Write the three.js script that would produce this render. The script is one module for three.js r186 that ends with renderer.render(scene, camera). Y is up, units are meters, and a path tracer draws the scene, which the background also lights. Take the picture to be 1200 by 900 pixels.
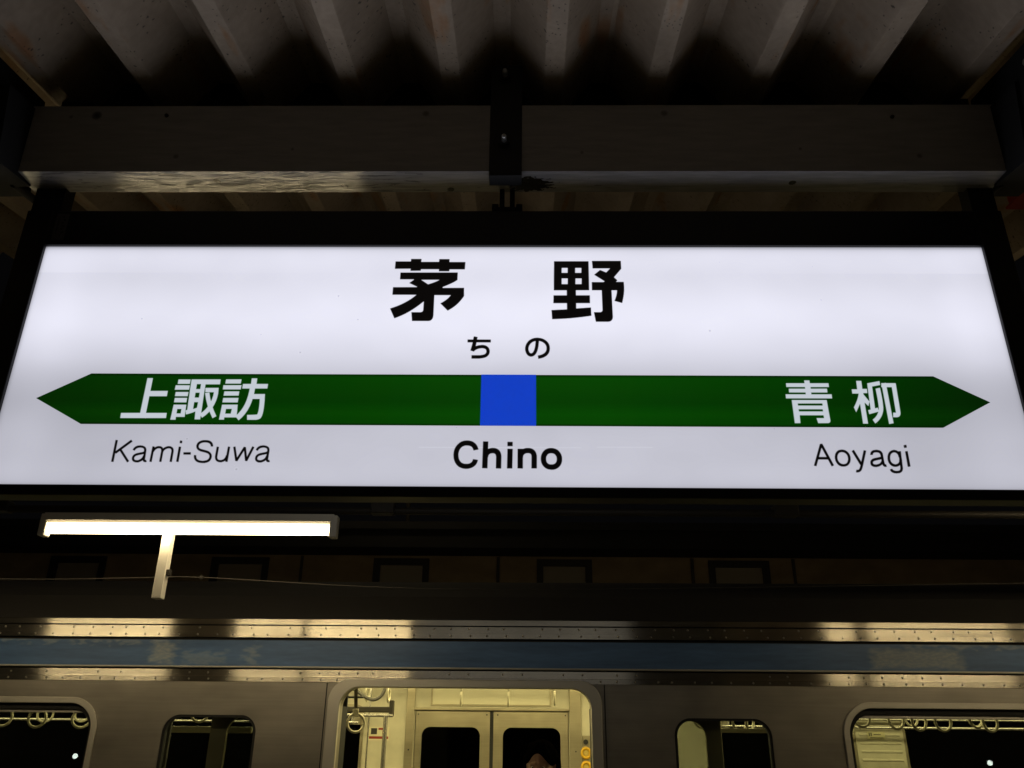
import * as THREE from 'three';
import { mergeGeometries } from 'three/addons/utils/BufferGeometryUtils.js';
import { RoundedBoxGeometry } from 'three/addons/geometries/RoundedBoxGeometry.js';
import { MarchingCubes } from 'three/addons/objects/MarchingCubes.js';
import { RectAreaLightUniformsLib } from 'three/addons/lights/RectAreaLightUniformsLib.js';
import { createNoise2D } from 'simplex-noise';

// ------------------------------------------------------------------ camera, sky, moon, exposure
const scene = new THREE.Scene();
const camera = new THREE.PerspectiveCamera(50.69, 4 / 3, 0.05, 200);
camera.position.set(0, 1.75, 0);
camera.rotation.set(0.40424, 0.01725, 0.0104, 'YXZ');
const renderer = new THREE.WebGLRenderer({ antialias: true });
renderer.setSize(1024, 768);
renderer.toneMapping = THREE.LinearToneMapping;
renderer.toneMappingExposure = 1;
renderer.shadowMap.enabled = true;
RectAreaLightUniformsLib.init();

const skyPixels = new Float32Array(64 * 32 * 4);
for (let y = 0; y < 32; y++) for (let x = 0; x < 64; x++) {
  const up = Math.max(0, (y - 15.5) / 16), g = 0.0016 - 0.0008 * up;
  skyPixels.set([g * 1.0, g * 0.95, g * 1.05, 1], (y * 64 + x) * 4);
}
const night = new THREE.DataTexture(skyPixels, 64, 32, THREE.RGBAFormat, THREE.FloatType);
night.mapping = THREE.EquirectangularReflectionMapping; night.magFilter = THREE.LinearFilter; night.needsUpdate = true;
scene.background = night; scene.environment = night;

const moon = new THREE.DirectionalLight(0xdfe6ff, 0.004);
moon.name = 'moon'; moon.position.set(-8, 20, -14); moon.castShadow = true;
Object.assign(moon.shadow.camera, { left: -12, right: 12, top: 12, bottom: -12, near: 1, far: 60 });
scene.add(moon, moon.target);

// ------------------------------------------------------------------ helpers
let seed = 20231;
const rnd = () => { seed = (seed * 1664525 + 1013904223) >>> 0; return seed / 4294967296; };
const n2 = createNoise2D(rnd);
const fbm = (x, y, o = 4) => { let s = 0, a = 0.5; for (let i = 0; i < o; i++) { s += a * n2(x, y); x = x * 2.03 + 7.1; y = y * 2.03 - 3.7; a *= 0.5; } return s; };
const C = (r, g, b) => new THREE.Color().setRGB(r, g, b);
const used = new Map();
function numbered(name) { const n = used.get(name) ?? 0; used.set(name, n + 1); return n ? name + '_' + String(n).padStart(3, '0') : name; }
function thing(name, label, category, [x, y, z] = [0, 0, 0], group) {
  const o = new THREE.Group(); o.name = numbered(name); o.position.set(x, y, z); scene.add(o);
  o.userData = { label, category }; if (group) o.userData.group = group;
  return o;
}
function structure(name, parent = scene) { const o = new THREE.Group(); o.name = numbered(name); o.userData.kind = 'structure'; parent.add(o); return o; }
function metric(g) {                       // uv in metres from the plane each face lies nearest to
  g = g.index ? g.toNonIndexed() : g;
  const p = g.attributes.position, n = g.attributes.normal, uv = new Float32Array(p.count * 2);
  for (let i = 0; i < p.count; i++) {
    const a = Math.abs(n.getX(i)), b = Math.abs(n.getY(i)), c = Math.abs(n.getZ(i)), x = p.getX(i), y = p.getY(i), z = p.getZ(i);
    const q = b > a && b > c ? [x, z] : a > c ? [z, y] : [x, y];
    uv[i * 2] = q[0]; uv[i * 2 + 1] = q[1];
  }
  g.setAttribute('uv', new THREE.BufferAttribute(uv, 2));
  return g;
}
function mesh(name, g, m, parent, label) {
  const o = new THREE.Mesh(g, m); o.name = parent === scene ? numbered(name) : name; o.castShadow = o.receiveShadow = true;
  if (label) o.userData.label = label;
  parent.add(o); return o;
}
const at = (g, x, y, z) => g.translate(x, y, z);
const box = (x0, x1, y0, y1, z0, z1, r = 0) => {
  const w = x1 - x0, h = y1 - y0, d = z1 - z0;
  const g = r ? new RoundedBoxGeometry(w, h, d, 2, r) : new THREE.BoxGeometry(w, h, d);
  return metric(at(g, (x0 + x1) / 2, (y0 + y1) / 2, (z0 + z1) / 2));
};
const plate = (x0, x1, y0, y1, z0, z1) => at(new THREE.BoxGeometry(x1 - x0, y1 - y0, z1 - z0), (x0 + x1) / 2, (y0 + y1) / 2, (z0 + z1) / 2);
const rodX = (x0, x1, y, z, r, s = 12) => at(new THREE.CylinderGeometry(r, r, x1 - x0, s).rotateZ(Math.PI / 2), (x0 + x1) / 2, y, z);
const rodY = (x, y0, y1, z, r, s = 10) => at(new THREE.CylinderGeometry(r, r, y1 - y0, s), x, (y0 + y1) / 2, z);
const tube = (pts, r, n = 40, s = 6) => new THREE.TubeGeometry(new THREE.CatmullRomCurve3(pts.map((p) => new THREE.Vector3(...p))), n, r, s);
const join = (list) => mergeGeometries(list.map((g) => { const q = g.index ? g.toNonIndexed() : g; for (const k of Object.keys(q.attributes)) if (!['position', 'normal', 'uv'].includes(k)) q.deleteAttribute(k); return q; }));
function roundRect(x0, x1, y0, y1, r, rb = r, path = new THREE.Shape()) {
  path.moveTo(x0 + rb, y0); path.lineTo(x1 - rb, y0); path.absarc(x1 - rb, y0 + rb, rb, -Math.PI / 2, 0); path.lineTo(x1, y1 - r);
  path.absarc(x1 - r, y1 - r, r, 0, Math.PI / 2); path.lineTo(x0 + r, y1); path.absarc(x0 + r, y1 - r, r, Math.PI / 2, Math.PI); path.lineTo(x0, y0 + rb);
  path.absarc(x0 + rb, y0 + rb, rb, Math.PI, Math.PI * 1.5);
  return path;
}
const hole = (x0, x1, y0, y1, r, rb = r) => roundRect(x0, x1, y0, y1, r, rb, new THREE.Path());
function extruded(shape, holes, z0, depth, bevel = 0) {     // from z0 (front) back by depth
  shape.holes.push(...holes);
  const g = new THREE.ExtrudeGeometry(shape, { depth: depth - 2 * bevel, bevelEnabled: bevel > 0, bevelSize: bevel, bevelThickness: bevel, bevelOffset: -bevel, bevelSegments: 2, curveSegments: 10 });
  return metric(at(g, 0, 0, z0 - depth + bevel));
}
function strip(profile, x0, x1, pieces = 1) {               // a folded sheet that runs along x; profile is [depth, height] from outside in
  const pos = [], uv = [], idx = [];
  for (let i = 0; i + 1 < profile.length; i++) for (let k = 0; k < pieces; k++) {
    const a = x0 + (x1 - x0) * k / pieces, b = x0 + (x1 - x0) * (k + 1) / pieces, [d0, h0] = profile[i], [d1, h1] = profile[i + 1], n = pos.length / 3;
    pos.push(a, h0, -d0, b, h0, -d0, b, h1, -d1, a, h1, -d1); uv.push(a, h0, b, h0, b, h1, a, h1);
    idx.push(n, n + 1, n + 2, n, n + 2, n + 3);
  }
  const g = new THREE.BufferGeometry();
  g.setAttribute('position', new THREE.Float32BufferAttribute(pos, 3)); g.setAttribute('uv', new THREE.Float32BufferAttribute(uv, 2)); g.setIndex(idx); g.computeVertexNormals();
  return g.toNonIndexed();
}
// textures: f(u, v) gives [r, g, b] in 0..1 (sRGB when colour) on a tile that covers size metres
function texture(w, h, metres, f, colour = true) {
  const d = new Uint8Array(w * h * 4);
  for (let y = 0; y < h; y++) for (let x = 0; x < w; x++) {
    const c = f(x / w, y / h), i = (y * w + x) * 4;
    for (let k = 0; k < 3; k++) d[i + k] = Math.max(0, Math.min(255, 255 * (Array.isArray(c) ? c[k] : c)));
    d[i + 3] = 255;
  }
  const t = new THREE.DataTexture(d, w, h); t.wrapS = t.wrapT = THREE.MirroredRepeatWrapping; t.magFilter = THREE.LinearFilter; t.minFilter = THREE.LinearMipmapLinearFilter; t.generateMipmaps = true;
  t.repeat.set(1 / metres[0], 1 / metres[1]); if (colour) t.colorSpace = THREE.SRGBColorSpace; t.needsUpdate = true;
  return t;
}
const std = (color, roughness, metalness = 0, more = {}) => new THREE.MeshStandardMaterial({ color, roughness, metalness, side: THREE.DoubleSide, ...more });
const mul = (c, k) => c.map((v) => v * k);

// ------------------------------------------------------------------ materials
const roofTint = texture(512, 512, [1.3, 1.3], (u, v) => {
  const k = 0.86 + 0.1 * fbm(u * 6, v * 3) + 0.05 * fbm(u * 40, v * 40, 2);
  const speck = n2(u * 75 + 9, v * 60) > 0.8 && fbm(u * 7 + 4, v * 5) > 0.05 ? 0.55 : 1;
  const rust = Math.max(0, fbm(u * 9 + 30, v * 2.2) - 0.33) * 1.6;
  return [k * speck, (k - 0.015 - rust * 0.25) * speck, (k - 0.05 - rust * 0.45) * speck];
});
const roofBump = texture(512, 512, [0.5, 0.5], (u, v) => 0.5 + 0.3 * fbm(u * 50, v * 50, 3) + (Math.abs(fbm(u * 9, v * 9, 3)) < 0.015 ? -0.35 : 0), false);
const M = {
  roof: std(C(0.49, 0.405, 0.325), 0.62, 0, { map: roofTint, bumpMap: roofBump, bumpScale: 0.0012 }),
  rafter: std(C(0.006, 0.006, 0.006), 0.95, 0),
  blackSteel: std(C(0.010, 0.010, 0.011), 0.55, 0.2),
  frame: std(C(0.006, 0.006, 0.007), 0.5, 0.1),
  darkSteel: std(C(0.03, 0.026, 0.022), 0.6, 0.3),
  white: std(C(0.76, 0.73, 0.66), 0.5),
  bolt: std(C(0.62, 0.62, 0.6), 0.32, 0.9),
  rubber: std(C(0.008, 0.008, 0.008), 0.7),
  cable: std(C(0.04, 0.035, 0.03), 0.7),
  concrete: std(C(0.3, 0.29, 0.27), 0.9, 0, { map: texture(256, 256, [1.7, 1.7], (u, v) => { const k = 0.85 + 0.18 * fbm(u * 8, v * 8, 5); return [k, k * 0.99, k * 0.96]; }) }),
  ground: std(C(0.09, 0.08, 0.07), 0.95),
};
const woodBump = texture(1024, 128, [1.6, 0.2], (u, v) => 0.5 + 0.35 * fbm(u * 10, v * 14, 4) + 0.2 * fbm(u * 60, v * 40, 2), false);
const beamFace = std(C(0.50, 0.485, 0.46), 0.6, 0, { bumpMap: woodBump, bumpScale: 0.0012, map: texture(1024, 128, [1.72, 0.28], (u, v) => {
  let k = 0.9 + 0.07 * fbm(u * 8, v * 9, 4);
  for (const [x, y, r] of [[0.13, 0.78, 0.011], [0.08, 0.76, 0.005], [0.52, 0.3, 0.004], [0.77, 0.8, 0.008], [0.93, 0.25, 0.004], [0.30, 0.2, 0.006]]) { const q = Math.hypot((u - x) * 6.1, v - y) / (r * 6.1); if (q < 1) k *= 1 - (r > 0.01 ? 0.65 : 0.3) * (1 - q * q); }
  return [k, k, k * 0.98];
}) });
const peel = (u, v) => fbm(u * 15, v * 6 + 0.5 * fbm(u * 9, v * 2), 4);
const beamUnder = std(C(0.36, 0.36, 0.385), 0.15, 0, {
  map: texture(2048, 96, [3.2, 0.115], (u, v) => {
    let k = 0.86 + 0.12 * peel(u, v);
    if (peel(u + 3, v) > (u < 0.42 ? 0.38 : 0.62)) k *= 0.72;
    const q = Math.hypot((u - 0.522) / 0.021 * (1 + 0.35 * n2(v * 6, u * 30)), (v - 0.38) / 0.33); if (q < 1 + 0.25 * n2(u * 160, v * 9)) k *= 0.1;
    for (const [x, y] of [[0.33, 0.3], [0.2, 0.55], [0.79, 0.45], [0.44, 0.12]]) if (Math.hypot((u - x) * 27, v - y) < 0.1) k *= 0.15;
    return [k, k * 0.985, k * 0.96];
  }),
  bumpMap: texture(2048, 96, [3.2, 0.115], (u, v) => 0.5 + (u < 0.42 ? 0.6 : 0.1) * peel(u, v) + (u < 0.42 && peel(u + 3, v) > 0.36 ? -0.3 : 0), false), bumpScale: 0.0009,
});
const steelStreak = texture(512, 256, [1.9, 0.9], (u, v) => { const k = 0.88 + 0.035 * fbm(u * 3, v * 60, 3) + 0.09 * fbm(u * 4, v * 3, 3); return [k, k * 0.985, k * 0.95]; });
const steelRough = texture(512, 256, [2.3, 1.1], (u, v) => 0.8 + 0.16 * fbm(u * 3, v * 3, 4) + 0.03 * fbm(u * 3, v * 80, 2), false);
const steelBump = texture(256, 256, [0.9, 0.7], (u, v) => 0.5 + 0.5 * fbm(u * 2.2, v * 2.2, 2), false);
M.steel = std(C(0.55, 0.53, 0.50), 0.56, 0.85, { map: steelStreak, roughnessMap: steelRough, bumpMap: steelBump, bumpScale: 0.0015 });
M.trim = std(C(0.68, 0.65, 0.58), 0.52, 0.85);
M.gutter = new THREE.MeshPhysicalMaterial({ color: C(0.8, 0.77, 0.7), roughness: 0.22, metalness: 0.95, map: steelStreak, anisotropy: 1, anisotropyRotation: Math.PI / 2, side: THREE.DoubleSide });
M.trainRoof = std(C(0.035, 0.032, 0.03), 0.85, 0.1);
M.groove = std(C(0.012, 0.011, 0.01), 0.7);
M.glass = new THREE.MeshPhysicalMaterial({ color: C(0.72, 0.74, 0.72), roughness: 0.03, transmission: 1, thickness: 0, ior: 1.5, side: THREE.DoubleSide });
M.darkGlass = new THREE.MeshPhysicalMaterial({ color: C(0.2, 0.21, 0.2), roughness: 0.04, transmission: 1, thickness: 0, ior: 1.2, side: THREE.DoubleSide });
const creamMap = texture(256, 256, [1.1, 1.1], (u, v) => { const k = 0.93 + 0.06 * fbm(u * 5, v * 5, 4); return [k, k, k * 0.98]; });
M.cream = std(C(0.66, 0.62, 0.48), 0.45, 0, { map: creamMap });
M.doorSteel = std(C(0.48, 0.44, 0.33), 0.38, 0.7, { map: steelStreak });
M.strapRing = std(C(0.6, 0.56, 0.40), 0.5);
M.strapBelt = std(C(0.10, 0.085, 0.05), 0.7);
M.lining = std(C(0.07, 0.066, 0.055), 0.7);
M.pole = std(C(0.6, 0.58, 0.52), 0.25, 0.9);
M.yellow = std(C(0.62, 0.36, 0.01), 0.45);
const glow = (r, g, b, k, name) => { const m = new THREE.MeshStandardMaterial({ color: C(0.3, 0.3, 0.3), emissive: C(r, g, b), emissiveIntensity: k, roughness: 0.5 }); m.name = name; return m; };

function areaLight(name, color, intensity, w, h, [x, y, z], [tx, ty, tz], parent) {
  const l = new THREE.RectAreaLight(color, intensity, w, h); l.name = name; l.position.set(x, y, z); parent.add(l);
  parent.updateMatrixWorld(true);
  const eye = parent.localToWorld(new THREE.Vector3(x, y, z)), to = parent.localToWorld(new THREE.Vector3(tx, ty, tz));
  const m = new THREE.Matrix4().lookAt(eye, to, new THREE.Vector3(0, 1, 0.001));   // -z of a light faces its target
  const q = new THREE.Quaternion(); parent.getWorldQuaternion(q);
  l.quaternion.copy(q.invert().multiply(new THREE.Quaternion().setFromRotationMatrix(m)));
  return l;
}

// ------------------------------------------------------------------ ground and platform
{
  const g = structure('ground');
  mesh('ground_sheet', metric(new THREE.PlaneGeometry(160, 160).rotateX(-Math.PI / 2).translate(0, -1.1, 0)), M.ground, g);
  const p = structure('platform');
  mesh('platform_slab', box(-20, 20, -1.1, 0, -4.30, 8), M.concrete, p);
}

// ------------------------------------------------------------------ canopy roof: folded plates that rise towards the track
const SLOPE = 0.1655, ANGLE = Math.atan(SLOPE), roofY = (z) => 3.7428 + SLOPE * (-z - 2.3214);
{
  const roof = structure('canopy_roof'), pitch = 0.334, low = 0.06, top = 0.054, h = 0.15, L0 = -1.9, L1 = 3.75;
  roof.userData.kind = 'structure';
  const web = (pitch - low - top) / 2;
  const section = [[-pitch / 2 , h + 0.0015], [-pitch / 2 + top / 2, h], [-low / 2 - 0.004, 0.004], [-low / 2, 0], [low / 2, 0], [low / 2 + 0.004, 0.004], [pitch / 2 - top / 2, h], [pitch / 2 + 0.012, h]];
  const panel = (() => {
    const pos = [], uv = [], idx = [], cuts = 8;
    for (let i = 0; i + 1 < section.length; i++) for (let k = 0; k < cuts; k++) {
      const za = -L0 + (-L1 + L0) * k / cuts, zb = -L0 + (-L1 + L0) * (k + 1) / cuts, [xa, ya] = section[i], [xb, yb] = section[i + 1], n = pos.length / 3;
      pos.push(xa, ya, za, xb, yb, za, xb, yb, zb, xa, ya, zb); uv.push(xa, za, xb, za, xb, zb, xa, zb);
      idx.push(n, n + 2, n + 1, n, n + 3, n + 2);
    }
    const g = new THREE.BufferGeometry();
    g.setAttribute('position', new THREE.Float32BufferAttribute(pos, 3)); g.setAttribute('uv', new THREE.Float32BufferAttribute(uv, 2)); g.setIndex(idx); g.computeVertexNormals();
    return g.toNonIndexed();
  })();
  for (let k = -13; k <= 13; k++) {
    const x = 0.091 + k * pitch, g = panel.clone(), uv = g.attributes.uv, du = rnd() * 9, dv = rnd() * 9;
    for (let i = 0; i < uv.count; i++) uv.setXY(i, uv.getX(i) + du, uv.getY(i) + dv);
    const o = mesh('roof_panel', g, M.roof, roof);
    o.position.set(x, roofY(0), 0); o.rotation.x = ANGLE;
  }
}

// ------------------------------------------------------------------ beam under the roof, rafters at its ends
{
  const b = thing('roof_beam', 'painted timber beam above the lit station sign, paint peeling underneath', 'beam', [0, 3.353, -2.1145]);
  b.rotation.x = 0.031;                                            // tilted slightly so the underside mirrors the tube lamp
  const g = new THREE.BoxGeometry(3.10, 0.254, 0.111).translate(-0.0555, 0.127, 0);
  const uv = g.attributes.uv;                                     // faces in order: two ends, top, bottom, front, back
  for (let i = 0; i < uv.count; i++) uv.setXY(i, uv.getX(i) * 3.2, uv.getY(i) * (i >= 8 && i < 16 ? 0.115 : 0.257));
  mesh('timber', g, [beamFace, beamFace, beamFace, beamUnder, beamFace, beamFace], b);
  for (const [x, y] of [[-1.16, 3.55], [1.165, 3.54]]) {
    mesh('nail_head', at(new THREE.CylinderGeometry(0.006, 0.007, 0.006, 8).rotateX(Math.PI / 2), x, y - 3.335, 0.0575), M.darkSteel, b);
  }
  for (const [side, x, word] of [[-1, -1.70, 'left'], [1, 1.55, 'right']]) {
    const r = thing('roof_rafter', `black steel rafter at the ${word} end of the timber beam`, 'rafter', [x, roofY(0), 0], 'rafters under the canopy roof');
    r.rotation.x = ANGLE;
    mesh('web', box(side < 0 ? 0.045 : -0.055, side < 0 ? 0.055 : -0.045, -0.342, -0.012, -2.18, 1.8), M.rafter, r);
    mesh('upper_flange', box(-0.055, 0.055, -0.012, -0.002, -2.18, 1.8), M.rafter, r);
    mesh('lower_flange', box(-0.055, 0.055, -0.354, -0.342, -2.18, 1.8), M.rafter, r);
    mesh('beam_seat', side < 0 ? box(0.055, 0.105, -0.36, -0.10, -2.10, -1.93) : box(-0.068, -0.055, -0.36, -0.10, -2.10, -1.93), M.rafter, r);
    mesh('tie_rod', at(new THREE.CylinderGeometry(0.013, 0.013, 1.6, 10).rotateX(Math.PI / 2), side < 0 ? 0.05 : -0.05, -0.35, -2.9), M.rafter, r);
    for (const dy of [-0.08, -0.17]) mesh('bolt', at(new THREE.CylinderGeometry(0.011, 0.011, 0.022, 6).rotateZ(Math.PI / 2), side < 0 ? 0.066 : -0.066, dy, -1.86), M.bolt, r);
  }
  const pu = thing('added_purlin', 'added dark purlin shading the roof from the lamps, unseen behind the timber beam', 'purlin', [-0.05, 3.44, -2.25]);  // added out of sight to keep lamp light off the roof ahead
  mesh('web', box(-1.59, 1.53, 0, 0.296, -0.004, 0.004), M.blackSteel, pu);
  for (const [y, z] of [[0.004, 0.004], [0.277, -0.05]]) mesh('flange', box(-1.59, 1.53, y - 0.004, y + 0.004, z, z + 0.046), M.blackSteel, pu);
  for (let k = -5; k <= 4; k++) {                                  // added plates that stop lamp light passing through the ribs above the purlin
    const x = 0.091 + 0.05 + (k + 0.5) * 0.334, y = roofY(-2.246) - 3.44, q = new THREE.Shape([[-0.139, y - 0.02], [0.139, y - 0.02], [0.141, y - 0.002], [0.0295, y + 0.153], [-0.0295, y + 0.153], [-0.141, y - 0.002]].map((p) => new THREE.Vector2(...p)));
    if (Math.abs(x + 0.03) < 1.45) mesh('added_closure_plate', metric(at(new THREE.ExtrudeGeometry(q, { depth: 0.003, bevelEnabled: false }), x, 0, 0.0042)), M.blackSteel, pu);
  }
  const e = thing('alarm_box', 'small red box under the roof at the far right edge', 'box', [1.95, 3.675, -2.6]);
  mesh('housing', new RoundedBoxGeometry(0.16, 0.07, 0.1, 2, 0.02), std(C(0.42, 0.03, 0.015), 0.5), e);
  mesh('lid', at(new RoundedBoxGeometry(0.17, 0.012, 0.11, 2, 0.005), 0, -0.04, 0), std(C(0.36, 0.03, 0.02), 0.5), e);
  mesh('stem', rodY(0, 0.03, 0.13, 0, 0.012), M.blackSteel, e);
}

// ------------------------------------------------------------------ the hanging station sign
const PW = 2.909, PH = 0.7719, PL = -1.5039, PT = 3.1332, PZ = -2.15;   // the lit face: width, height, left, top, plane
// lettering, drawn as outlines and strokes in the units of each glyph's own grid; the six numbers carry that grid to millimetres on the face
const GRID = {
  kaya: [0.2599, -0.0005, 0.0149, 0.2969, 1067.7, 20.6], no_: [0.2582, -0.0005, -0.0082, 0.2958, 1558.3, 20.1], hira: [0.2511, -0.0008, 0.0032, 0.2784, 1301.8, 285.2],
  kami: [0.3920, -0.0016, 0.0796, 0.4202, 307.0, 428.4], su: [0.3910, -0.0017, 0.0687, 0.4193, 309.7, 428.6], wa: [0.3903, -0.0017, 0.0589, 0.4190, 312.2, 428.6],
  ao: [0.3118, -0.0013, -0.0451, 0.3381, 2230.8, 434.7], yagi: [0.3111, -0.0013, -0.0560, 0.3377, 2233.9, 434.8],
  K: [0.4116, -0.0021, 0.0859, 0.4286, 307.5, 613.2], a1: [0.4108, -0.0021, 0.0819, 0.4272, 308.2, 613.4], m: [0.4105, -0.0021, 0.0771, 0.4271, 309.1, 613.5],
  i: [0.4108, -0.0021, 0.0737, 0.4283, 309.4, 613.3], dash: [0.4102, -0.0021, 0.0719, 0.4272, 310.0, 613.5], S: [0.4105, -0.0021, 0.0687, 0.4281, 310.3, 613.3],
  u: [0.4096, -0.0021, 0.0644, 0.4267, 311.7, 613.5], w: [0.4093, -0.0021, 0.0599, 0.4266, 312.6, 613.5], a2: [0.4090, -0.0021, 0.0559, 0.4265, 313.5, 613.6],
  C: [0.2966, -0.0016, 0.0036, 0.3109, 1278.2, 608.9],
  A: [0.2543, -0.0013, -0.0378, 0.2679, 2291.6, 616.3], o: [0.2538, -0.0013, -0.0400, 0.2671, 2292.3, 616.5], y: [0.2533, -0.0014, -0.0421, 0.2663, 2293.1, 616.7],
  a: [0.2535, -0.0013, -0.0445, 0.2669, 2293.6, 616.6], g: [0.2529, -0.0014, -0.0465, 0.2659, 2294.7, 616.9], i2: [0.2535, -0.0013, -0.0483, 0.2673, 2294.5, 616.5],
};
const R4 = (a, b, c, d) => `M${a} ${b}H${c}V${d}H${a}Z`;
const BLACK = [                                                     // [grid, filled outline, stroke width, strokes ...]
  ['kaya', 'M130 108H312L316 78H438L434 114H648L652 80H772L770 116H960L952 204H770L766 226H644L648 202H432L428 220H308L312 196H124Z'],
  ['kaya', 'M190 242H868L862 330C810 365 750 390 690 412L685 424H938L936 520C880 600 820 650 744 688L660 604C710 580 750 550 784 508H590L578 740C574 785 550 806 518 806H332L324 706H430C452 704 460 694 462 672L468 580C360 670 240 740 128 775L76 664C190 630 310 570 382 504H100L106 416H386L388 410L296 366L350 328V322H186ZM434 328L516 382C560 372 620 350 654 328Z'],
  ['no_', 'M136 106H546L554 452H140Z' + R4(228, 186, 300, 246) + R4(388, 186, 462, 246) + R4(230, 312, 302, 380) + R4(392, 312, 466, 380)],
  ['no_', 'M292 446H398L404 676H298Z'], ['no_', 'M138 512H562L564 602H138Z'], ['no_', 'M118 682L298 674L404 664L574 652L580 746C480 764 300 782 128 786Z'],
  ['no_', 'M588 102H930L934 196L846 298L886 334L868 354H960C970 420 966 500 938 600L850 576C866 540 880 500 882 452H816L828 760C826 795 805 814 772 814H632L610 706H684C702 702 710 694 710 676L702 452H588L586 356H724L738 346L614 268L684 212L756 242L804 192H596Z'],
  ['hira', '', 33, 'M128 146H400'], ['hira', '', 44, 'M222 96L206 186Q196 226 184 264'], ['hira', '', 38, 'M188 256C215 226 260 212 300 212C345 212 370 236 370 268C370 315 330 330 270 333H178'],
  ['hira', '', 38, 'M948 128C945 205 930 270 905 296C880 322 850 310 836 288C812 248 822 200 852 166C882 134 916 126 950 127C1020 128 1074 170 1074 230C1074 290 1030 325 954 336'],
  ['K', '', 15.5, 'M98 64L68 213', 'M202 68L88 152', 'M122 128L176 213'],
  ['a1', '', 15, 'M214 134C225 112 245 107 262 108C295 110 297 126 292 148L285 190C281 206 288 211 301 207', 'M290 148C272 162 216 152 210 188C207 211 234 213 250 208C270 202 282 188 286 172'],
  ['m', '', 15, 'M351 108L330 213', 'M346 142C358 110 414 98 411 138L397 213', 'M410 142C425 108 486 100 481 140L468 213'],
  ['i', '', 15.5, 'M532 110L514 213', 'M541 68L538 85'], ['dash', '', 15.5, 'M556 156H606'],
  ['S', '', 15.5, 'M752 108C752 80 730 72 705 72C668 72 652 90 652 108C652 128 672 134 695 139C725 146 745 154 742 178C738 204 715 214 688 214C650 214 632 198 636 168'],
  ['u', '', 15, 'M792 110L780 178C778 204 795 211 815 209C840 206 850 190 855 170', 'M869 110L850 213'], ['w', '', 15, 'M905 110L919 206L977 114L986 206L1036 110'],
  ['a2', '', 15, 'M1059 134C1070 112 1090 107 1107 108C1140 110 1142 126 1137 148L1130 190C1126 206 1133 211 1146 207', 'M1135 148C1117 162 1061 152 1055 188C1052 211 1079 213 1095 208C1115 202 1127 188 1131 172'],
  ['C', '', 46, 'M302 180C292 132 256 114 216 114C150 114 114 165 114 225C114 290 150 334 210 334C260 334 292 310 298 270'],
  ['C', '', 49, 'M392 100L386 351', 'M390 250C392 205 425 186 460 186C500 186 516 210 516 245L514 353', 'M622 104V144', 'M622 170L618 353', 'M718 170L716 353', 'M718 250C720 205 750 186 790 186C832 186 848 210 848 245L846 353', 'M1008 187C1056 187 1084 222 1084 264C1084 308 1056 341 1008 341C960 341 934 308 934 264C934 222 960 187 1008 187Z'],
  ['A', '', 27, 'M96 334L160 100L286 334', 'M118 252H250'],
  ['o', '', 27, 'M378 172C422 168 456 200 464 244C470 296 446 328 406 329C362 332 330 300 322 252C318 206 338 174 378 172Z'],
  ['y', '', 27, 'M502 168L594 318', 'M634 168L600 326C588 382 578 398 540 390'],
  ['a', '', 27, 'M704 216C704 186 720 174 750 174C795 172 812 190 816 220L831 300C835 325 846 336 866 330', 'M820 242C800 264 712 250 706 294C702 330 735 336 765 332C800 326 822 305 826 280'],
  ['g', '', 27, 'M1008 176L1030 356C1034 392 1010 402 985 402C950 404 925 396 916 370', 'M1012 240C1006 190 970 172 945 174C905 178 888 215 892 255C896 305 930 332 965 332C1000 330 1022 305 1020 268'],
  ['i2', '', 28, 'M1082 176L1112 342', 'M1066 108L1073 137'],
];
const PALE = [
  ['kami', 'M242 52H284L232 310H384L378 348H42L48 310H188Z'], ['kami', 'M260 148H394L386 188H252Z'],
  ['su', 'M470 62H562L556 96H464ZM450 106H556L550 140H442ZM450 156H546L540 188H444ZM444 200H536L530 234H438Z'],
  ['su', 'M436 250H530L518 340H454L452 360H412ZM464 282L458 314H488L494 282Z'],
  ['su', 'M568 62H786L780 100H672L632 358H590L596 300C570 312 545 318 526 322L524 292L536 288L562 98ZM608 98L602 134H632L638 98ZM598 162L592 198H622L628 162ZM588 232L580 282C588 280 600 276 608 272L616 232Z'],
  ['su', '', 33, 'M670 142H752C748 200 715 285 636 332', 'M684 162C690 220 710 290 736 342'],
  ['wa', 'M822 62H938L932 94H816ZM802 106H938L932 138H798ZM810 152H922L916 184H804ZM802 200H916L910 234H796Z'], ['wa', 'M794 250H910L902 344H812L810 360H772ZM824 282L818 316H858L866 282Z'],
  ['wa', 'M1014 54H1056L1050 96H1136L1130 131H942L948 96H1008Z'], ['wa', '', 40, 'M1020 122C1004 220 972 296 904 350'], ['wa', '', 37, 'M1002 190H1092C1088 260 1080 320 1064 336C1054 344 1040 343 978 343'],
  ['ao', 'M246 46H296L300 72H470L474 108H306L308 122H456L460 158H312L314 174H498L502 212H82L78 174H262L260 158H110L106 122H256L254 108H84L80 72H250Z'],
  ['ao', 'M134 226H452L484 410C484 428 472 434 456 434H374L358 388H426L422 364H208L216 434H164ZM190 258L194 276H414L412 258ZM198 310L202 328H418L414 310Z'],
  ['yagi', 'M716 50H764L774 124H816L820 164H782L786 176L840 240L830 282L796 250L828 438H782L754 262L720 338L698 292C720 250 736 210 740 168H682L676 128H726Z'],
  ['yagi', '', 42, 'M840 90L872 322', 'M914 118C930 190 944 260 944 310C940 360 915 395 880 420', 'M968 72L1036 438', 'M1058 76L1098 335C1101 356 1095 360 1084 360H1052'], ['yagi', '', 38, 'M820 92L934 70', 'M832 336L920 312', 'M946 90H1076'],
];
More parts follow.
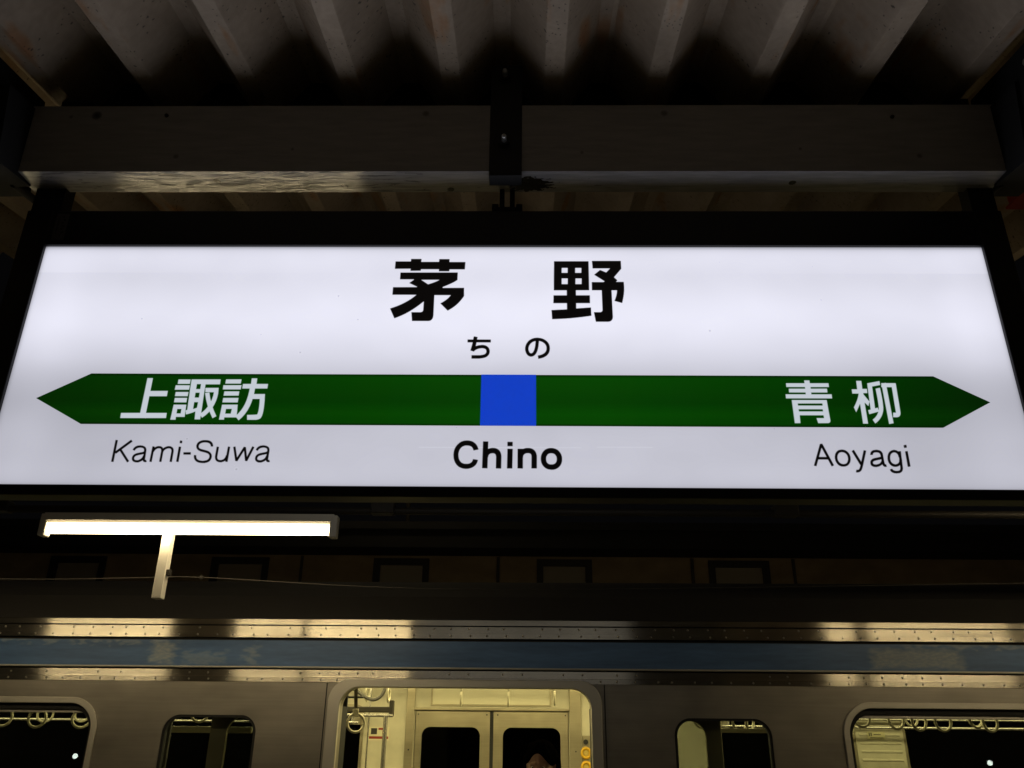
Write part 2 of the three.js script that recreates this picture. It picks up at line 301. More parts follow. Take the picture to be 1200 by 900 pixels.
function letters(ctx, list, color, scale, ox, oy) {
  for (const [grid, fill, width, ...strokes] of list) {
    const [a, b, c, d, e, f] = GRID[grid];
    ctx.setTransform(a * scale, b * scale, c * scale, d * scale, (e - ox) * scale, (f - oy) * scale);
    if (fill) { ctx.fillStyle = color; ctx.fill(new Path2D(fill), 'evenodd'); }
    ctx.strokeStyle = color; ctx.lineWidth = width ?? 1; ctx.lineCap = 'butt'; ctx.lineJoin = 'miter'; ctx.miterLimit = 1.7;
    for (const s of strokes) ctx.stroke(new Path2D(s));
  }
  ctx.setTransform(1, 0, 0, 1, 0, 0);
}
function canvasTexture(w, h, draw) {
  const c = document.createElement('canvas'); c.width = w; c.height = h; draw(c.getContext('2d'), w, h);
  const t = new THREE.CanvasTexture(c); t.colorSpace = THREE.SRGBColorSpace; t.magFilter = THREE.LinearFilter; t.anisotropy = 8;
  return t;
}
{
  const s = thing('station_sign', 'large hanging station name sign with lit white face and green arrow band', 'station sign', [-0.05, 2.33, -2.22]);
  const P = (g) => at(g, 0.05, -2.33, 2.22);                        // parts are laid out in world metres
  // how brightly the tubes inside shine through the acrylic: brightest at half height, fainter low down and at the ends
  const inside = canvasTexture(2048, 544, (ctx, w, h) => {
    const SPECKS = []; for (let n = 0; n < 16; n++) SPECKS.push([rnd(), rnd(), 0.002 + 0.003 * rnd()]);
    const d = ctx.createImageData ? ctx.createImageData(w, h) : new ImageData(w, h);
    for (let y = 0; y < h; y++) for (let x = 0; x < w; x++) {
      const u = x / w, v = y / h, e = Math.min(u, 1 - u), g = (c, s) => Math.exp(-(((v - c) / s) ** 2));
      let k = 0.845 + 0.105 * g(0.31, 0.2) + 0.05 * g(0.05, 0.07) - 0.075 * g(0.64, 0.13) - 0.075 * Math.max(0, (v - 0.5) / 0.5) + 0.02 * g(0.95, 0.05);
      k -= 0.05 * Math.abs(2 * u - 1) ** 2.4 * (v > 0.12 ? 1 : 0.5);
      k += 0.035 * Math.exp(-(((e - 0.03) / 0.03) ** 2)) * (0.5 + 0.5 * g(0.45, 0.4)) - 0.03 * Math.exp(-(((e - 0.11) / 0.05) ** 2)) * g(0.75, 0.35);
      k += 0.01 * n2(u * 5, v * 2.2) + 0.005 * n2(u * 17, v * 6);
      for (const [px, py, r] of SPECKS) { const q = Math.hypot((u - px) * 3.77, v - py); if (q < r) k *= 0.9; else if (q < r * 2) k *= 1.02; }
      k *= 1 - 0.32 * Math.exp(-v / 0.008) - 0.2 * Math.exp(-(1 - v) / 0.006) - 0.22 * Math.exp(-e / 0.0016);
      const i = (y * w + x) * 4; d.data[i] = 255 * k * 0.985; d.data[i + 1] = 255 * k * 0.985; d.data[i + 2] = 255 * Math.min(1, k * 1.045); d.data[i + 3] = 255;
    }
    ctx.putImageData(d, 0, 0);
    ctx.fillStyle = 'rgba(225,228,238,0.4)'; ctx.fillRect(850, 462, 190, 1.5); ctx.fillRect(1050, 461.5, 120, 1.2); ctx.fillRect(1200, 460, 110, 1.3);
    letters(ctx, BLACK, '#070606', w / (PW * 1000), 0, 0);
  });
  const face = new THREE.MeshStandardMaterial({ color: C(0.25, 0.25, 0.25), map: inside, emissive: C(1, 1, 1), emissiveMap: inside, emissiveIntensity: 0.97, roughness: 0.35 }); face.name = 'lit_acrylic';
  mesh('lit_face', P(at(new THREE.PlaneGeometry(PW, PH), PL + PW / 2, PT - PH / 2, PZ)), face, s, 'glowing white acrylic face with black lettering');
  // the green band: a film with pale lettering
  const bx0 = -1.409, bx1 = 1.317, by0 = 2.5405, by1 = 2.6975, bw = bx1 - bx0, bh = by1 - by0;
  const film = canvasTexture(2048, 128, (ctx, w, h) => {
    const g = ctx.createLinearGradient(0, 0, w, 0);
    for (const [k, c] of [[0, '#042a02'], [0.12, '#053302'], [0.3, '#053a02'], [0.45, '#074103'], [0.6, '#074103'], [0.8, '#043702'], [0.92, '#032c02'], [1, '#032402']]) g.addColorStop(k, c);
    ctx.fillStyle = g; ctx.fillRect(0, 0, w, h);
    const v = ctx.createLinearGradient(0, 0, 0, h); v.addColorStop(0, 'rgba(0,0,0,0.45)'); v.addColorStop(0.06, 'rgba(0,0,0,0)'); v.addColorStop(0.55, 'rgba(0,0,0,0.12)'); v.addColorStop(0.8, 'rgba(10,90,0,0.08)'); v.addColorStop(0.95, 'rgba(0,0,0,0)'); v.addColorStop(1, 'rgba(0,0,0,0.45)');
    ctx.fillStyle = v; ctx.fillRect(0, 0, w, h);
    // the canvas is wider than tall by more than the band: letters are scaled separately along and across
    const sx = w / (bw * 1000), sy = h / (bh * 1000);
    for (const [grid, fill, width, ...strokes] of PALE) {
      const [a, b, c, d, e, f] = GRID[grid];
      ctx.setTransform(a * sx, b * sy, c * sx, d * sy, (e - (bx0 - PL) * 1000) * sx, (f - (PT - by1) * 1000) * sy);
      ctx.fillStyle = ctx.strokeStyle = '#c3cad3'; ctx.lineWidth = width ?? 1; ctx.lineJoin = 'miter';
      if (fill) ctx.fill(new Path2D(fill), 'evenodd');
      for (const q of strokes) ctx.stroke(new Path2D(q));
    }
    ctx.setTransform(1, 0, 0, 1, 0, 0);
  });
  const arrow = new THREE.Shape([[-1.409, 2.619], [-1.262, 2.5405], [1.17, 2.5405], [1.317, 2.6175], [1.172, 2.6975], [-1.265, 2.6975]].map((p) => new THREE.Vector2(...p)));
  const ag = new THREE.ExtrudeGeometry(arrow, { depth: 0.001, bevelEnabled: false });
  { const p = ag.attributes.position, uv = ag.attributes.uv; for (let i = 0; i < p.count; i++) uv.setXY(i, (p.getX(i) - bx0) / bw, (p.getY(i) - by0) / bh); }
  const filmM = new THREE.MeshStandardMaterial({ color: C(0.1, 0.1, 0.1), map: film, emissive: C(1, 1, 1), emissiveMap: film, emissiveIntensity: 1, roughness: 0.35 }); filmM.name = 'lit_film';
  mesh('arrow_band', P(at(ag, 0, 0, PZ + 0.002)), filmM, s, 'dark green band pointed at both ends with pale lettering');
  mesh('line_square', P(box(-0.126, 0.032, 2.5405, 2.6975, PZ + 0.0035, PZ + 0.0045)), glow(0.0025, 0.045, 0.53, 1, 'lit_blue_film'), s, 'bright blue square in the middle of the green band');
  // the case
  const back = -2.205, front = -2.138;
  mesh('top_rail', P(box(-1.504, 1.405, PT, 3.260, back, front, 0.004)), M.frame, s);
  mesh('bottom_rail', P(box(-1.504, 1.405, 2.331, PT - PH, back, front, 0.004)), M.frame, s);
  for (const [x0, x1] of [[-1.587, -1.504], [1.405, 1.488]]) {
    mesh('side_rail', P(box(x0, x1, 2.331, 3.262, back, front, 0.004)), M.frame, s);
    mesh('side_post', P(box(x0 + 0.002, x1 + (x0 < 0 ? 0.015 : -0.002) , 3.262, 3.72, -2.20, -2.15)), M.frame, s);
  }
  for (const x of [-1.4, -0.7, 0.6, 1.3]) for (const y of [PT + 0.1, 2.345]) mesh('screw', P(at(new THREE.CylinderGeometry(0.006, 0.006, 0.004, 10).rotateX(Math.PI / 2), x, y, front)), M.darkSteel, s);
  for (const x of [-1.546, 1.447]) for (const y of [2.45, 2.75, 3.05]) mesh('screw', P(at(new THREE.CylinderGeometry(0.006, 0.006, 0.004, 10).rotateX(Math.PI / 2), x, y, front)), M.darkSteel, s);
  mesh('rear_case', P(box(-1.504, 1.405, 2.37, PT, back, PZ - 0.02)), M.frame, s);
  mesh('rear_panel', P(box(-1.0, 0.76, 2.40, 3.10, back - 0.006, back - 0.001)), glow(1, 0.97, 0.9, 0.2, 'dim_rear_face'), s, 'dimly lit rear face');
  // the data plate in the upper left corner, its worn lettering no longer readable
  mesh('data_plate', P(plate(-1.486, -1.447, 3.15, 3.247, front, front + 0.0015)), std(C(0.16, 0.15, 0.15), 0.6, 0, { map: canvasTexture(64, 128, (ctx, w, h) => {
    ctx.fillStyle = '#b8b4b4'; ctx.fillRect(0, 0, w, h); ctx.fillStyle = '#4a4646';
    for (let k = 0; k < 7; k++) ctx.fillRect(34 + (k % 2) * 6, 12 + k * 15, 7 + (k * 5) % 9, 8);
    ctx.fillRect(12, 20, 6, 80);
  }) }), s);
  // hanger at the middle of the beam
  const hg = [box(-0.114, -0.012, 3.336, 3.773, -2.0578, -2.0488, 0.002), box(-0.114, -0.012, 3.327, 3.336, -2.10, -2.0488, 0.002)];
  mesh('hanger_strap', P(join(hg)), M.blackSteel, s, 'black steel strap bolted to the front of the beam');
  mesh('hanger_fork', P(join([box(-0.083, -0.068, 3.255, 3.72, -2.19, -2.155), box(-0.050, -0.035, 3.255, 3.72, -2.19, -2.155), rodX(-0.105, -0.012, 3.285, -2.175, 0.013), at(new THREE.CylinderGeometry(0.022, 0.022, 0.02, 6).rotateZ(Math.PI / 2), -0.097, 3.285, -2.175), at(new THREE.CylinderGeometry(0.022, 0.022, 0.02, 6).rotateZ(Math.PI / 2), -0.02, 3.285, -2.175)].map(metric))), M.blackSteel, s);
  for (const y of [3.718, 3.452]) {
    const b = mesh('bolt', P(metric(join([at(new THREE.CylinderGeometry(0.016, 0.016, 0.012, 6).rotateX(Math.PI / 2), -0.068, y, -2.0428), at(new THREE.CylinderGeometry(0.022, 0.022, 0.003, 20).rotateX(Math.PI / 2), -0.068, y, -2.0473)]))), M.blackSteel, s);
    mesh('bolt_end', P(metric(at(new THREE.CapsuleGeometry(0.0085, 0.02, 4, 10).rotateX(Math.PI / 2), -0.068, y, -2.0273))), M.bolt, s);
  }
  areaLight('rear_light', C(1, 0.97, 0.9), 0.05, 1.7, 0.68, [-0.07, 0.42, -0.002], [-0.07, 0.42, -3], s);
  areaLight('sign_light', C(0.86, 0.9, 1), 0.5, PW, PH, [0, 0.03 + PH / 2, 0.085], [0, 0.03 + PH / 2, 3], s);
}

// ------------------------------------------------------------------ lamps along the platform edge, hung from a raceway
{
  const race = thing('lamp_conduit', 'dark steel conduit running along above the platform lamps', 'conduit', [0, 2.586, -3.37]);
  mesh('conduit', metric(rodX(-7, 7, 0.017, 0, 0.016)), M.darkSteel, race);
  for (const x of [-2.25, -0.6, 1.1, 3]) mesh('junction_box', box(x - 0.05, x + 0.05, 0.002, 0.05, -0.03, 0.03, 0.006), M.darkSteel, race);
  for (const x of [-4.4, -1.42, 1.1, 4.4]) mesh('hanger_rod', rodY(x, 0.062, roofY(-3.37) - 2.586 + 0.0, 0, 0.008), M.darkSteel, race);
}
const TUBE = [1, 0.80, 0.46], TUBE_GLOW = 17, TUBE_LIGHT = 14;
function tubeLamp(label, x0, x1, y, z, group, collar) {            // y is the underside of what it hangs from
  const t = thing('tube_lamp', label, 'lamp', [(x0 + x1) / 2, y, z], group), w = (x1 - x0) / 2;
  const trapezoid = new THREE.Shape([[-0.025, 0], [0.025, 0], [0.025, -0.03], [0.018, -0.041], [-0.018, -0.041], [-0.025, -0.03]].map((p) => new THREE.Vector2(...p)));
  mesh('housing', metric(new THREE.ExtrudeGeometry(trapezoid, { depth: 2 * w, bevelEnabled: false }).rotateY(Math.PI / 2).translate(-w, -0.001, 0)), M.white, t);
  for (const s of [-1, 1]) mesh('end_socket', box(s * w - 0.016, s * w + 0.016, -0.098, -0.004, -0.024, 0.024, 0.006), M.white, t);
  const tb = mesh('tube', rodX(-w + 0.018, w - 0.018, -0.066, 0, 0.0195, 16), glow(...TUBE, TUBE_GLOW, 'tube_glow'), t, 'glowing white tube');
  if (collar) mesh('collar', box(collar[0] - (x0 + x1) / 2, collar[1] - (x0 + x1) / 2, -0.12, -0.03, -0.045, 0.045), M.blackSteel, t);
  for (const s of [-1, 1]) areaLight('tube_light', C(...TUBE), TUBE_LIGHT, 2 * w - 0.05, 0.03, [0, -0.082, s * 0.026], [0, -0.082 - 0.5, s * 0.9], t);
  return t;
}
tubeLamp('white tube lamp glowing below the left half of the sign', -2.03, -0.802, 2.583, -3.37, 'tube lamps over the platform edge');
tubeLamp('white tube lamp beyond the left end of the sign', -3.35, -2.46, 2.583, -3.37, 'tube lamps over the platform edge');
tubeLamp('white tube lamp hidden behind the right end of the sign', 2.12, 3.45, 2.70, -2.75, 'tube lamps over the platform edge', [2.33, 2.435]);
tubeLamp('white tube lamp beyond the right end of the sign', 3.55, 4.8, 2.70, -2.75, 'tube lamps over the platform edge');
{
  const s = thing('hanging_stub', 'white square metal stub hanging down behind the glowing tube lamp', 'metal stub', [-1.522, 2.24, -3.43]);
  mesh('channel', box(-0.021, 0.019, 0, 0.346, -0.02, 0.02, 0.003), std(C(0.6, 0.57, 0.5), 0.6), s);
  mesh('clip', box(0.019, 0.035, 0.095, 0.12, -0.01, 0.012, 0.002), M.darkSteel, s);
  const q = thing('lamp_rail', 'dark steel rail carrying the tube lamps behind the right end of the sign', 'rail', [3.5, 2.70, -2.75]);
  mesh('channel', box(-1.5, 1.6, 0.001, 0.05, -0.04, 0.04), M.darkSteel, q);
  for (const x of [-1, 1]) mesh('hanger_rod', rodY(x, 0.05, roofY(-2.75) - 2.70, 0, 0.008), M.darkSteel, q);
  const c = thing('sagging_cable', 'thin dark cable sagging across above the train behind the white stub', 'cable', [-1.7, 2.39, -3.8]);
  mesh('wire', tube([[-2.8, 0.02, 0], [-0.6, -0.012, 0], [-0.05, 0, 0], [0.1, 0.005, 0], [1.0, -0.035, 0], [1.6, -0.045, 0.02], [5.5, 0.03, 0.05]], 0.0023, 60, 6), M.cable, c);
  mesh('clamp', at(new THREE.SphereGeometry(0.011, 10, 8), 0.2, 0.002, 0), M.darkSteel, c);
}

// ------------------------------------------------------------------ the train
{
  const t = thing('commuter_train', 'stainless steel commuter train with a blue stripe and an open door', 'train', [0, 0, -4.5]);
  t.rotation.y = -0.02;
  const X0 = -9, X1 = 9;
  const cx = -0.304, mirror = (x) => 2 * cx - x;                     // the open door is the middle of what one sees
  // outside wall, with openings for the door, the pocket windows and the wide windows
  const OPEN = [-0.952, 0.346], S1 = [-1.871, -1.381], S2 = [0.765, 1.255], B1 = [-4.1, -2.245], B2 = [1.64, 3.5];
  const rect = new THREE.Shape([[X0, -0.9], [X1, -0.9], [X1, 1.9745], [X0, 1.9745]].map((p) => new THREE.Vector2(...p)));
  mesh('side_wall', extruded(rect, [hole(OPEN[0], OPEN[1], 0.05, 1.952, 0.1, 0.02), hole(...S1, 0.95, 1.812, 0.085), hole(...S2, 0.95, 1.818, 0.085), hole(...B1, 0.95, 1.862, 0.13), hole(...B2, 0.95, 1.872, 0.13),
    hole(-6.0, -4.6, 0.95, 1.862, 0.13), hole(4.0, 6.0, 0.95, 1.862, 0.13)], 0, 0.05), M.steel, t);
  // raised frames
  mesh('door_frame', extruded(roundRect(-1.014, 0.4, 0.03, 1.992, 0.11, 0.02), [hole(OPEN[0], OPEN[1], 0.05, 1.952, 0.1, 0.02)], 0.03, 0.03, 0.004), M.trim, t);
  for (const [b, top] of [[B1, 1.862], [B2, 1.872]]) {
    const f = mesh('window', extruded(roundRect(b[0] - 0.03, b[1] + 0.03, 0.92, top + 0.03, 0.155), [hole(b[0], b[1], 0.95, top, 0.13)], 0.012, 0.012, 0.003), M.trim, t);
    mesh('gasket', extruded(roundRect(b[0], b[1], 0.95, top, 0.13), [hole(b[0] + 0.02, b[1] - 0.02, 0.97, top - 0.028, 0.11)], -0.015, 0.03), M.rubber, f);
    mesh('sash_bar', box(b[0] + 0.02, b[1] - 0.02, top - 0.046, top - 0.028, -0.06, -0.03, 0.003), M.trim, f);
    mesh('pane', box(b[0] + 0.01, b[1] - 0.01, 0.96, top - 0.03, -0.047, -0.043), M.glass, f);
  }
  for (const [b, top] of [[S1, 1.812], [S2, 1.818]]) {
    const f = mesh('pocket_window', extruded(roundRect(b[0], b[1], 0.95, top, 0.085), [hole(b[0] + 0.014, b[1] - 0.014, 0.964, top - 0.012, 0.075)], -0.004, 0.03), M.rubber, t);
    mesh('pane', box(b[0] + 0.008, b[1] - 0.008, 0.96, top - 0.008, -0.036, -0.032), M.glass, f);
  }
  // the panel joints beside the door frame
  for (const x of [-1.032, 0.418]) mesh('panel_seam', box(x - 0.0025, x + 0.0025, 0, 1.973, 0.0005, 0.002), M.groove, t);
  // band of mouldings above the door: riveted strip, bead, blue stripe, groove, riveted gutter strip, cap
  mesh('lower_strip', strip([[0, 1.9735], [-0.0055, 1.976], [-0.0045, 1.999], [-0.0015, 2.001], [-0.001, 2.004], [0.001, 2.036]], X0, X1), M.gutter, t);
  mesh('lower_groove', strip([[0.001, 2.036], [0.022, 2.037], [0.022, 2.048], [0.006, 2.049]], X0, X1), M.groove, t);
  mesh('bead', at(metric(new THREE.CylinderGeometry(0.0055, 0.0055, X1 - X0, 10).rotateZ(Math.PI / 2)), 0, 2.049, -0.004), M.trim, t);
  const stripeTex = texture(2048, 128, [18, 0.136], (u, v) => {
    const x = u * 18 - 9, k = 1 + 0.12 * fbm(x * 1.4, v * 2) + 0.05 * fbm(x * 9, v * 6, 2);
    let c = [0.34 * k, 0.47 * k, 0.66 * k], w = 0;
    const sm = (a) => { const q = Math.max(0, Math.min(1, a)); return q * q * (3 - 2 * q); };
    const paintedGlint = (x0, x1, v0, v1, s, rag) => s * sm(0.35 + Math.min((x - x0) / 0.07, (x1 - x) / 0.07, (v - v0) / 0.3, (v1 - v) / 0.3, 0.8) + rag * 0.8 * fbm(x * 11, v * 3.5, 4)) * (0.8 + 0.3 * fbm(x * 30, v * 9, 2));  // ragged whitish lamp reflections, painted into the blue
    w = Math.max(paintedGlint(-2.02, -1.87, 0.1, 0.92, 0.8, 0.7), paintedGlint(-1.84, -1.6, 0.02, 0.55, 0.4, 1.1), paintedGlint(-1.5, -1.42, 0.05, 0.75, 0.5, 0.9), paintedGlint(-3.2, -1.9, 0.9, 1.1, 0.6, 1.6), paintedGlint(1.8, 2.28, 0.06, 0.85, 0.72, 0.5), paintedGlint(2.0, 3.3, 0.9, 1.1, 0.6, 1.4));
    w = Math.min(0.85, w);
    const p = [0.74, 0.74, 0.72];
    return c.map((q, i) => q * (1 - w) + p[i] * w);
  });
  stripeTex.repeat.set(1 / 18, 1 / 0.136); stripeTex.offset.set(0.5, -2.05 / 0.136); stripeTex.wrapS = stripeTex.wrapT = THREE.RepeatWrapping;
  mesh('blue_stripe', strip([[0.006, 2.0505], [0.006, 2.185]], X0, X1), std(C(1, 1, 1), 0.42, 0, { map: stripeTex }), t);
  mesh('upper_groove', strip([[0.006, 2.185], [0.026, 2.186], [0.026, 2.199], [0.002, 2.200]], X0, X1), M.groove, t);
  mesh('gutter_strip', strip([[0.002, 2.2], [0.0045, 2.2265], [0.0085, 2.2275], [0.012, 2.261]], X0, X1), M.gutter, t);
  mesh('gutter_groove', strip([[0.012, 2.261], [0.03, 2.262], [0.03, 2.267], [0.012, 2.268]], X0, X1), M.groove, t);
  mesh('cap', strip([[0.012, 2.268], [0.0148, 2.296], [0.02, 2.300], [0.04, 2.302]], X0, X1), M.gutter, t);
  const rivet = new THREE.SphereGeometry(0.0056, 8, 4, 0, Math.PI * 2, 0, Math.PI / 2).rotateX(Math.PI / 2).toNonIndexed(), rows = [];
  for (let x = -5; x < 5; x += 0.098) for (const [y, z, p] of [[2.214, -0.003, 1], [2.25, -0.0105, 0.8], [1.988, 0.005, 1], [2.02, -0.0002, 0.6]]) if (rnd() < p) rows.push(rivet.clone().translate(x + (rnd() - 0.5) * 0.03, y, z));
  mesh('rivets', join(rows), std(C(0.36, 0.33, 0.28), 0.45, 0.7), t).userData.kind = 'stuff';
  // roof, from the gutter over to the far side
  const arc = []; for (let k = 0; k <= 14; k++) { const a = k / 14; arc.push([0.04 + a * 2.72, 2.30 + 0.385 * Math.sin(Math.PI * a) ** 0.62]); }
  mesh('train_roof', strip(arc, X0, X1), M.trainRoof, t);
  // inside: floor, ceiling, end walls, lining of the near wall
  mesh('floor', box(-8.9, 8.9, 0, 0.05, -2.76, -0.05), std(C(0.12, 0.11, 0.1), 0.7), t);
  mesh('ceiling', box(-8.9, 8.9, 2.24, 2.26, -2.76, -0.05), M.cream, t);
  for (const x of [-8.9, 8.9]) mesh('end_wall', box(x - 0.02, x + 0.02, 0, 2.28, -2.76, -0.03), M.cream, t);
  const lining = new THREE.Shape([[X0 + 0.1, 0.05], [X1 - 0.1, 0.05], [X1 - 0.1, 2.24], [X0 + 0.1, 2.24]].map((p) => new THREE.Vector2(...p)));
  mesh('wall_lining', extruded(lining, [hole(OPEN[0] - 0.005, OPEN[1] + 0.005, 0.051, 2.0, 0.03, 0.01), hole(S1[0] - 0.03, S1[1] + 0.02, 0.93, 1.86, 0.085), hole(S2[0] - 0.02, S2[1] + 0.03, 0.93, 1.86, 0.085), hole(B1[0] - 0.01, B1[1] + 0.02, 0.94, 1.93, 0.1), hole(B2[0] - 0.02, B2[1] + 0.01, 0.94, 1.94, 0.1), hole(-6, -4.6, 0.95, 1.9, 0.1), hole(4, 6, 0.95, 1.9, 0.1)], -0.17, 0.02), M.lining, t);
  for (const x of OPEN) mesh('door_jamb', box(x - (x < 0 ? 0.02 : 0), x + (x < 0 ? 0 : 0.02), 0.05, 1.86, -0.17, -0.05), M.rubber, t);
  // open door leaves, slid into their pockets
  for (const [a, b, w0, w1] of [[-1.655, -0.975, -1.569, -1.06], [0.37, 1.02, 0.455, 0.942]]) {
    const l = mesh('door_leaf', extruded(roundRect(a, b, 0.06, 1.95, 0.01), [hole(w0, w1, 0.85, 1.805, 0.08)], -0.095, 0.03, 0.003), M.doorSteel, t);
    mesh('pane', box(w0 - 0.01, w1 + 0.01, 0.85, 1.81, -0.112, -0.108), M.glass, l);
  }
  // far wall: wide windows, closed double door
  const D = -2.75;
  const far = new THREE.Shape([[-8.9, 0.05], [8.9, 0.05], [8.9, 2.24], [-8.9, 2.24]].map((p) => new THREE.Vector2(...p)));
  const F1 = [-5.4, -1.392], F2 = [1.545, 2.62], F3 = [3.02, 5.6], FD = [-0.956, 0.317];
  mesh('far_wall', extruded(far, [hole(...F1, 0.9, 1.93, 0.06), hole(...F2, 0.9, 1.93, 0.06), hole(...F3, 0.9, 1.93, 0.06), hole(...FD, 0.05, 1.9, 0.005)], D, 0.04), M.cream, t);
  mesh('far_outer_wall', extruded(new THREE.Shape([[-9, -0.9], [9, -0.9], [9, 2.3], [-9, 2.3]].map((p) => new THREE.Vector2(...p))), [hole(...F1, 0.9, 1.93, 0.06), hole(...F2, 0.9, 1.93, 0.06), hole(...F3, 0.9, 1.93, 0.06), hole(...FD, 0.05, 1.9, 0.005)], D - 0.041, 0.03), M.steel, t);
  for (const f of [F1, F2, F3]) {
    const fr = mesh('far_window', extruded(roundRect(f[0] - 0.012, f[1] + 0.012, 0.888, 1.942, 0.07), [hole(f[0] + 0.012, f[1] - 0.012, 0.912, 1.918, 0.05)], D + 0.01, 0.012, 0.002), M.doorSteel, t);
    mesh('pane', box(f[0] - 0.005, f[1] + 0.005, 0.895, 1.935, D - 0.03, D - 0.026), M.darkGlass, fr);
  }
  for (const [a, b, w0, w1] of [[-0.952, -0.334, -0.896, -0.414], [-0.305, 0.313, -0.226, 0.247]]) {
    const l = mesh('far_door_leaf', extruded(new THREE.Shape([[a, 0.06], [b, 0.06], [b, 1.898], [a, 1.898]].map((p) => new THREE.Vector2(...p))), [hole(w0, w1, 0.85, 1.774, 0.07)], D - 0.005, 0.03, 0.004), M.doorSteel, t);
    mesh('pane', box(w0 - 0.01, w1 + 0.01, 0.84, 1.785, D - 0.024, D - 0.020), M.darkGlass, l);
    mesh('window_rim', extruded(roundRect(w0 - 0.012, w1 + 0.012, 0.838, 1.786, 0.082), [hole(w0, w1, 0.85, 1.774, 0.07)], D - 0.0005, 0.005, 0.001), M.doorSteel, l);
  }
  mesh('door_gap_rubber', box(-0.334, -0.305, 0.06, 1.898, D - 0.03, D - 0.012), M.rubber, t);
  mesh('door_pillar', box(-1.03, -0.962, 0.05, 2.12, D, D + 0.02, 0.004), M.doorSteel, t);
  mesh('door_pillar', box(0.323, 0.42, 0.05, 2.12, D, D + 0.02, 0.004), M.doorSteel, t);
  mesh('door_header', box(-0.962, 0.323, 1.902, 1.922, D, D + 0.022, 0.004), M.doorSteel, t);
  const ad = mesh('poster_frame', extruded(roundRect(-0.83, 0.175, 1.935, 2.1, 0.006), [hole(-0.815, 0.16, 1.95, 2.085, 0.004)], D + 0.012, 0.012, 0.002), M.doorSteel, t);
  mesh('poster_sheet', box(-0.815, 0.16, 1.95, 2.085, D + 0.0, D + 0.005), std(C(0.72, 0.68, 0.5), 0.5), ad);
  mesh('sticker', plate(-1.335, -1.165, 1.667, 1.77, D + 0.001, D + 0.003), std(C(1, 1, 1), 0.5, 0, { map: canvasTexture(128, 80, (ctx, w, h) => {
    ctx.fillStyle = '#d8d2b0'; ctx.fillRect(0, 0, w, h); ctx.fillStyle = '#8c2a1c'; ctx.fillRect(4, 56, 120, 15); ctx.fillStyle = '#33302c'; ctx.fillRect(14, 8, 38, 36); ctx.fillStyle = '#8c2a1c'; ctx.fillRect(60, 6, 50, 12); ctx.fillRect(86, 20, 12, 26);
  }) }), t, 'red and black sticker on the far wall');
  // door buttons on the far wall
  const bp = mesh('button_panel', box(0.425, 0.52, 1.40, 1.72, D + 0.001, D + 0.012, 0.004), M.doorSteel, t);
  mesh('indicator', at(new THREE.CylinderGeometry(0.02, 0.02, 0.012, 20).rotateX(Math.PI / 2), 0.452, 1.672, D + 0.016), M.rubber, bp);
  for (const y of [1.59, 1.487]) {
    const ring = new THREE.LatheGeometry([[0.022, 0], [0.024, 0.012], [0.034, 0.018], [0.045, 0.012], [0.047, 0]].map((p) => new THREE.Vector2(...p)), 28).rotateX(Math.PI / 2);
    mesh('door_button', at(ring, 0.452, y, D + 0.012), M.yellow, bp, 'round yellow door button');
    mesh('button_cap', at(new THREE.CylinderGeometry(0.021, 0.021, 0.012, 20).rotateX(Math.PI / 2), 0.452, y, D + 0.018), std(C(0.5, 0.36, 0.08), 0.4), bp);
  }
  for (const x of [-1.34, 0.75, 1.12, 1.5]) mesh('wall_seam', box(x - 0.006, x + 0.006, 0.05, 2.2, D + 0.0005, D + 0.006, 0.002), M.pole, t);
  for (const y of [2.13, 2.155, 2.18]) mesh('air_louver', box(-1.3, 0.9, y, y + 0.012, D + 0.002, D + 0.02, 0.003), M.cream, t);
  for (const [x, y] of [[-0.93, 1.87], [-0.36, 1.87], [-0.27, 1.87], [0.29, 1.87], [-0.995, 1.6], [0.37, 1.6]]) mesh('screw', at(new THREE.CylinderGeometry(0.006, 0.006, 0.006, 10).rotateX(Math.PI / 2), x, y, D + (x < -0.97 || x > 0.32 ? 0.0225 : -0.003)), M.rubber, t);
  mesh('wall_notice', plate(0.56, 0.70, 1.70, 1.86, D + 0.001, D + 0.003), std(C(0.7, 0.68, 0.6), 0.5), t);
  // racks, rails and grab pole
  for (const [a, b] of [[-5.4, -1.36], [1.5, 5.6]]) {
    const r = mesh('luggage_rack', join([rodX(a, b, 1.80, -2.42, 0.010), rodX(a, b, 1.86, -2.52, 0.008), rodX(a, b, 1.86, -2.6, 0.008), rodX(a, b, 1.86, -2.68, 0.008)].map(metric)), M.pole, t);
    for (const x of [a + 0.05, b - 0.05]) mesh('bracket', box(x - 0.01, x + 0.01, 1.785, 1.88, -2.74, -2.42), M.pole, r);
  }
  mesh('partition_rail', box(-2.3, -1.6, 1.722, 1.757, -0.62, -0.59, 0.005), M.strapRing, t);
  mesh('partition_rail', box(1.03, 1.5, 1.752, 1.775, -0.62, -0.59, 0.005), M.strapRing, t);
  mesh('grab_pole', rodY(-1.05, 0.05, 1.845, -1.9, 0.016), M.pole, t);
  const re = mesh('rack_end', box(-1.75, -1.005, 1.865, 1.905, -1.98, -1.90, 0.008), std(C(0.05, 0.043, 0.03), 0.5), t);
  mesh('rail', rodX(-1.75, -1.0, 1.845, -1.9, 0.012), M.pole, re); mesh('bracket', box(-1.03, -1.0, 1.84, 1.95, -1.96, -1.9, 0.006), std(C(0.05, 0.043, 0.03), 0.5), re);
  mesh('strap_bar', rodX(-1.3, -1.02, 1.935, -0.9, 0.007), M.lining, t);
  mesh('curved_rail', tube([[-1.16, 2.0, -1.2], [-1.02, 1.93, -1.2], [-0.96, 1.96, -1.2], [-0.93, 2.1, -1.2]], 0.011, 30, 8), M.lining, t);
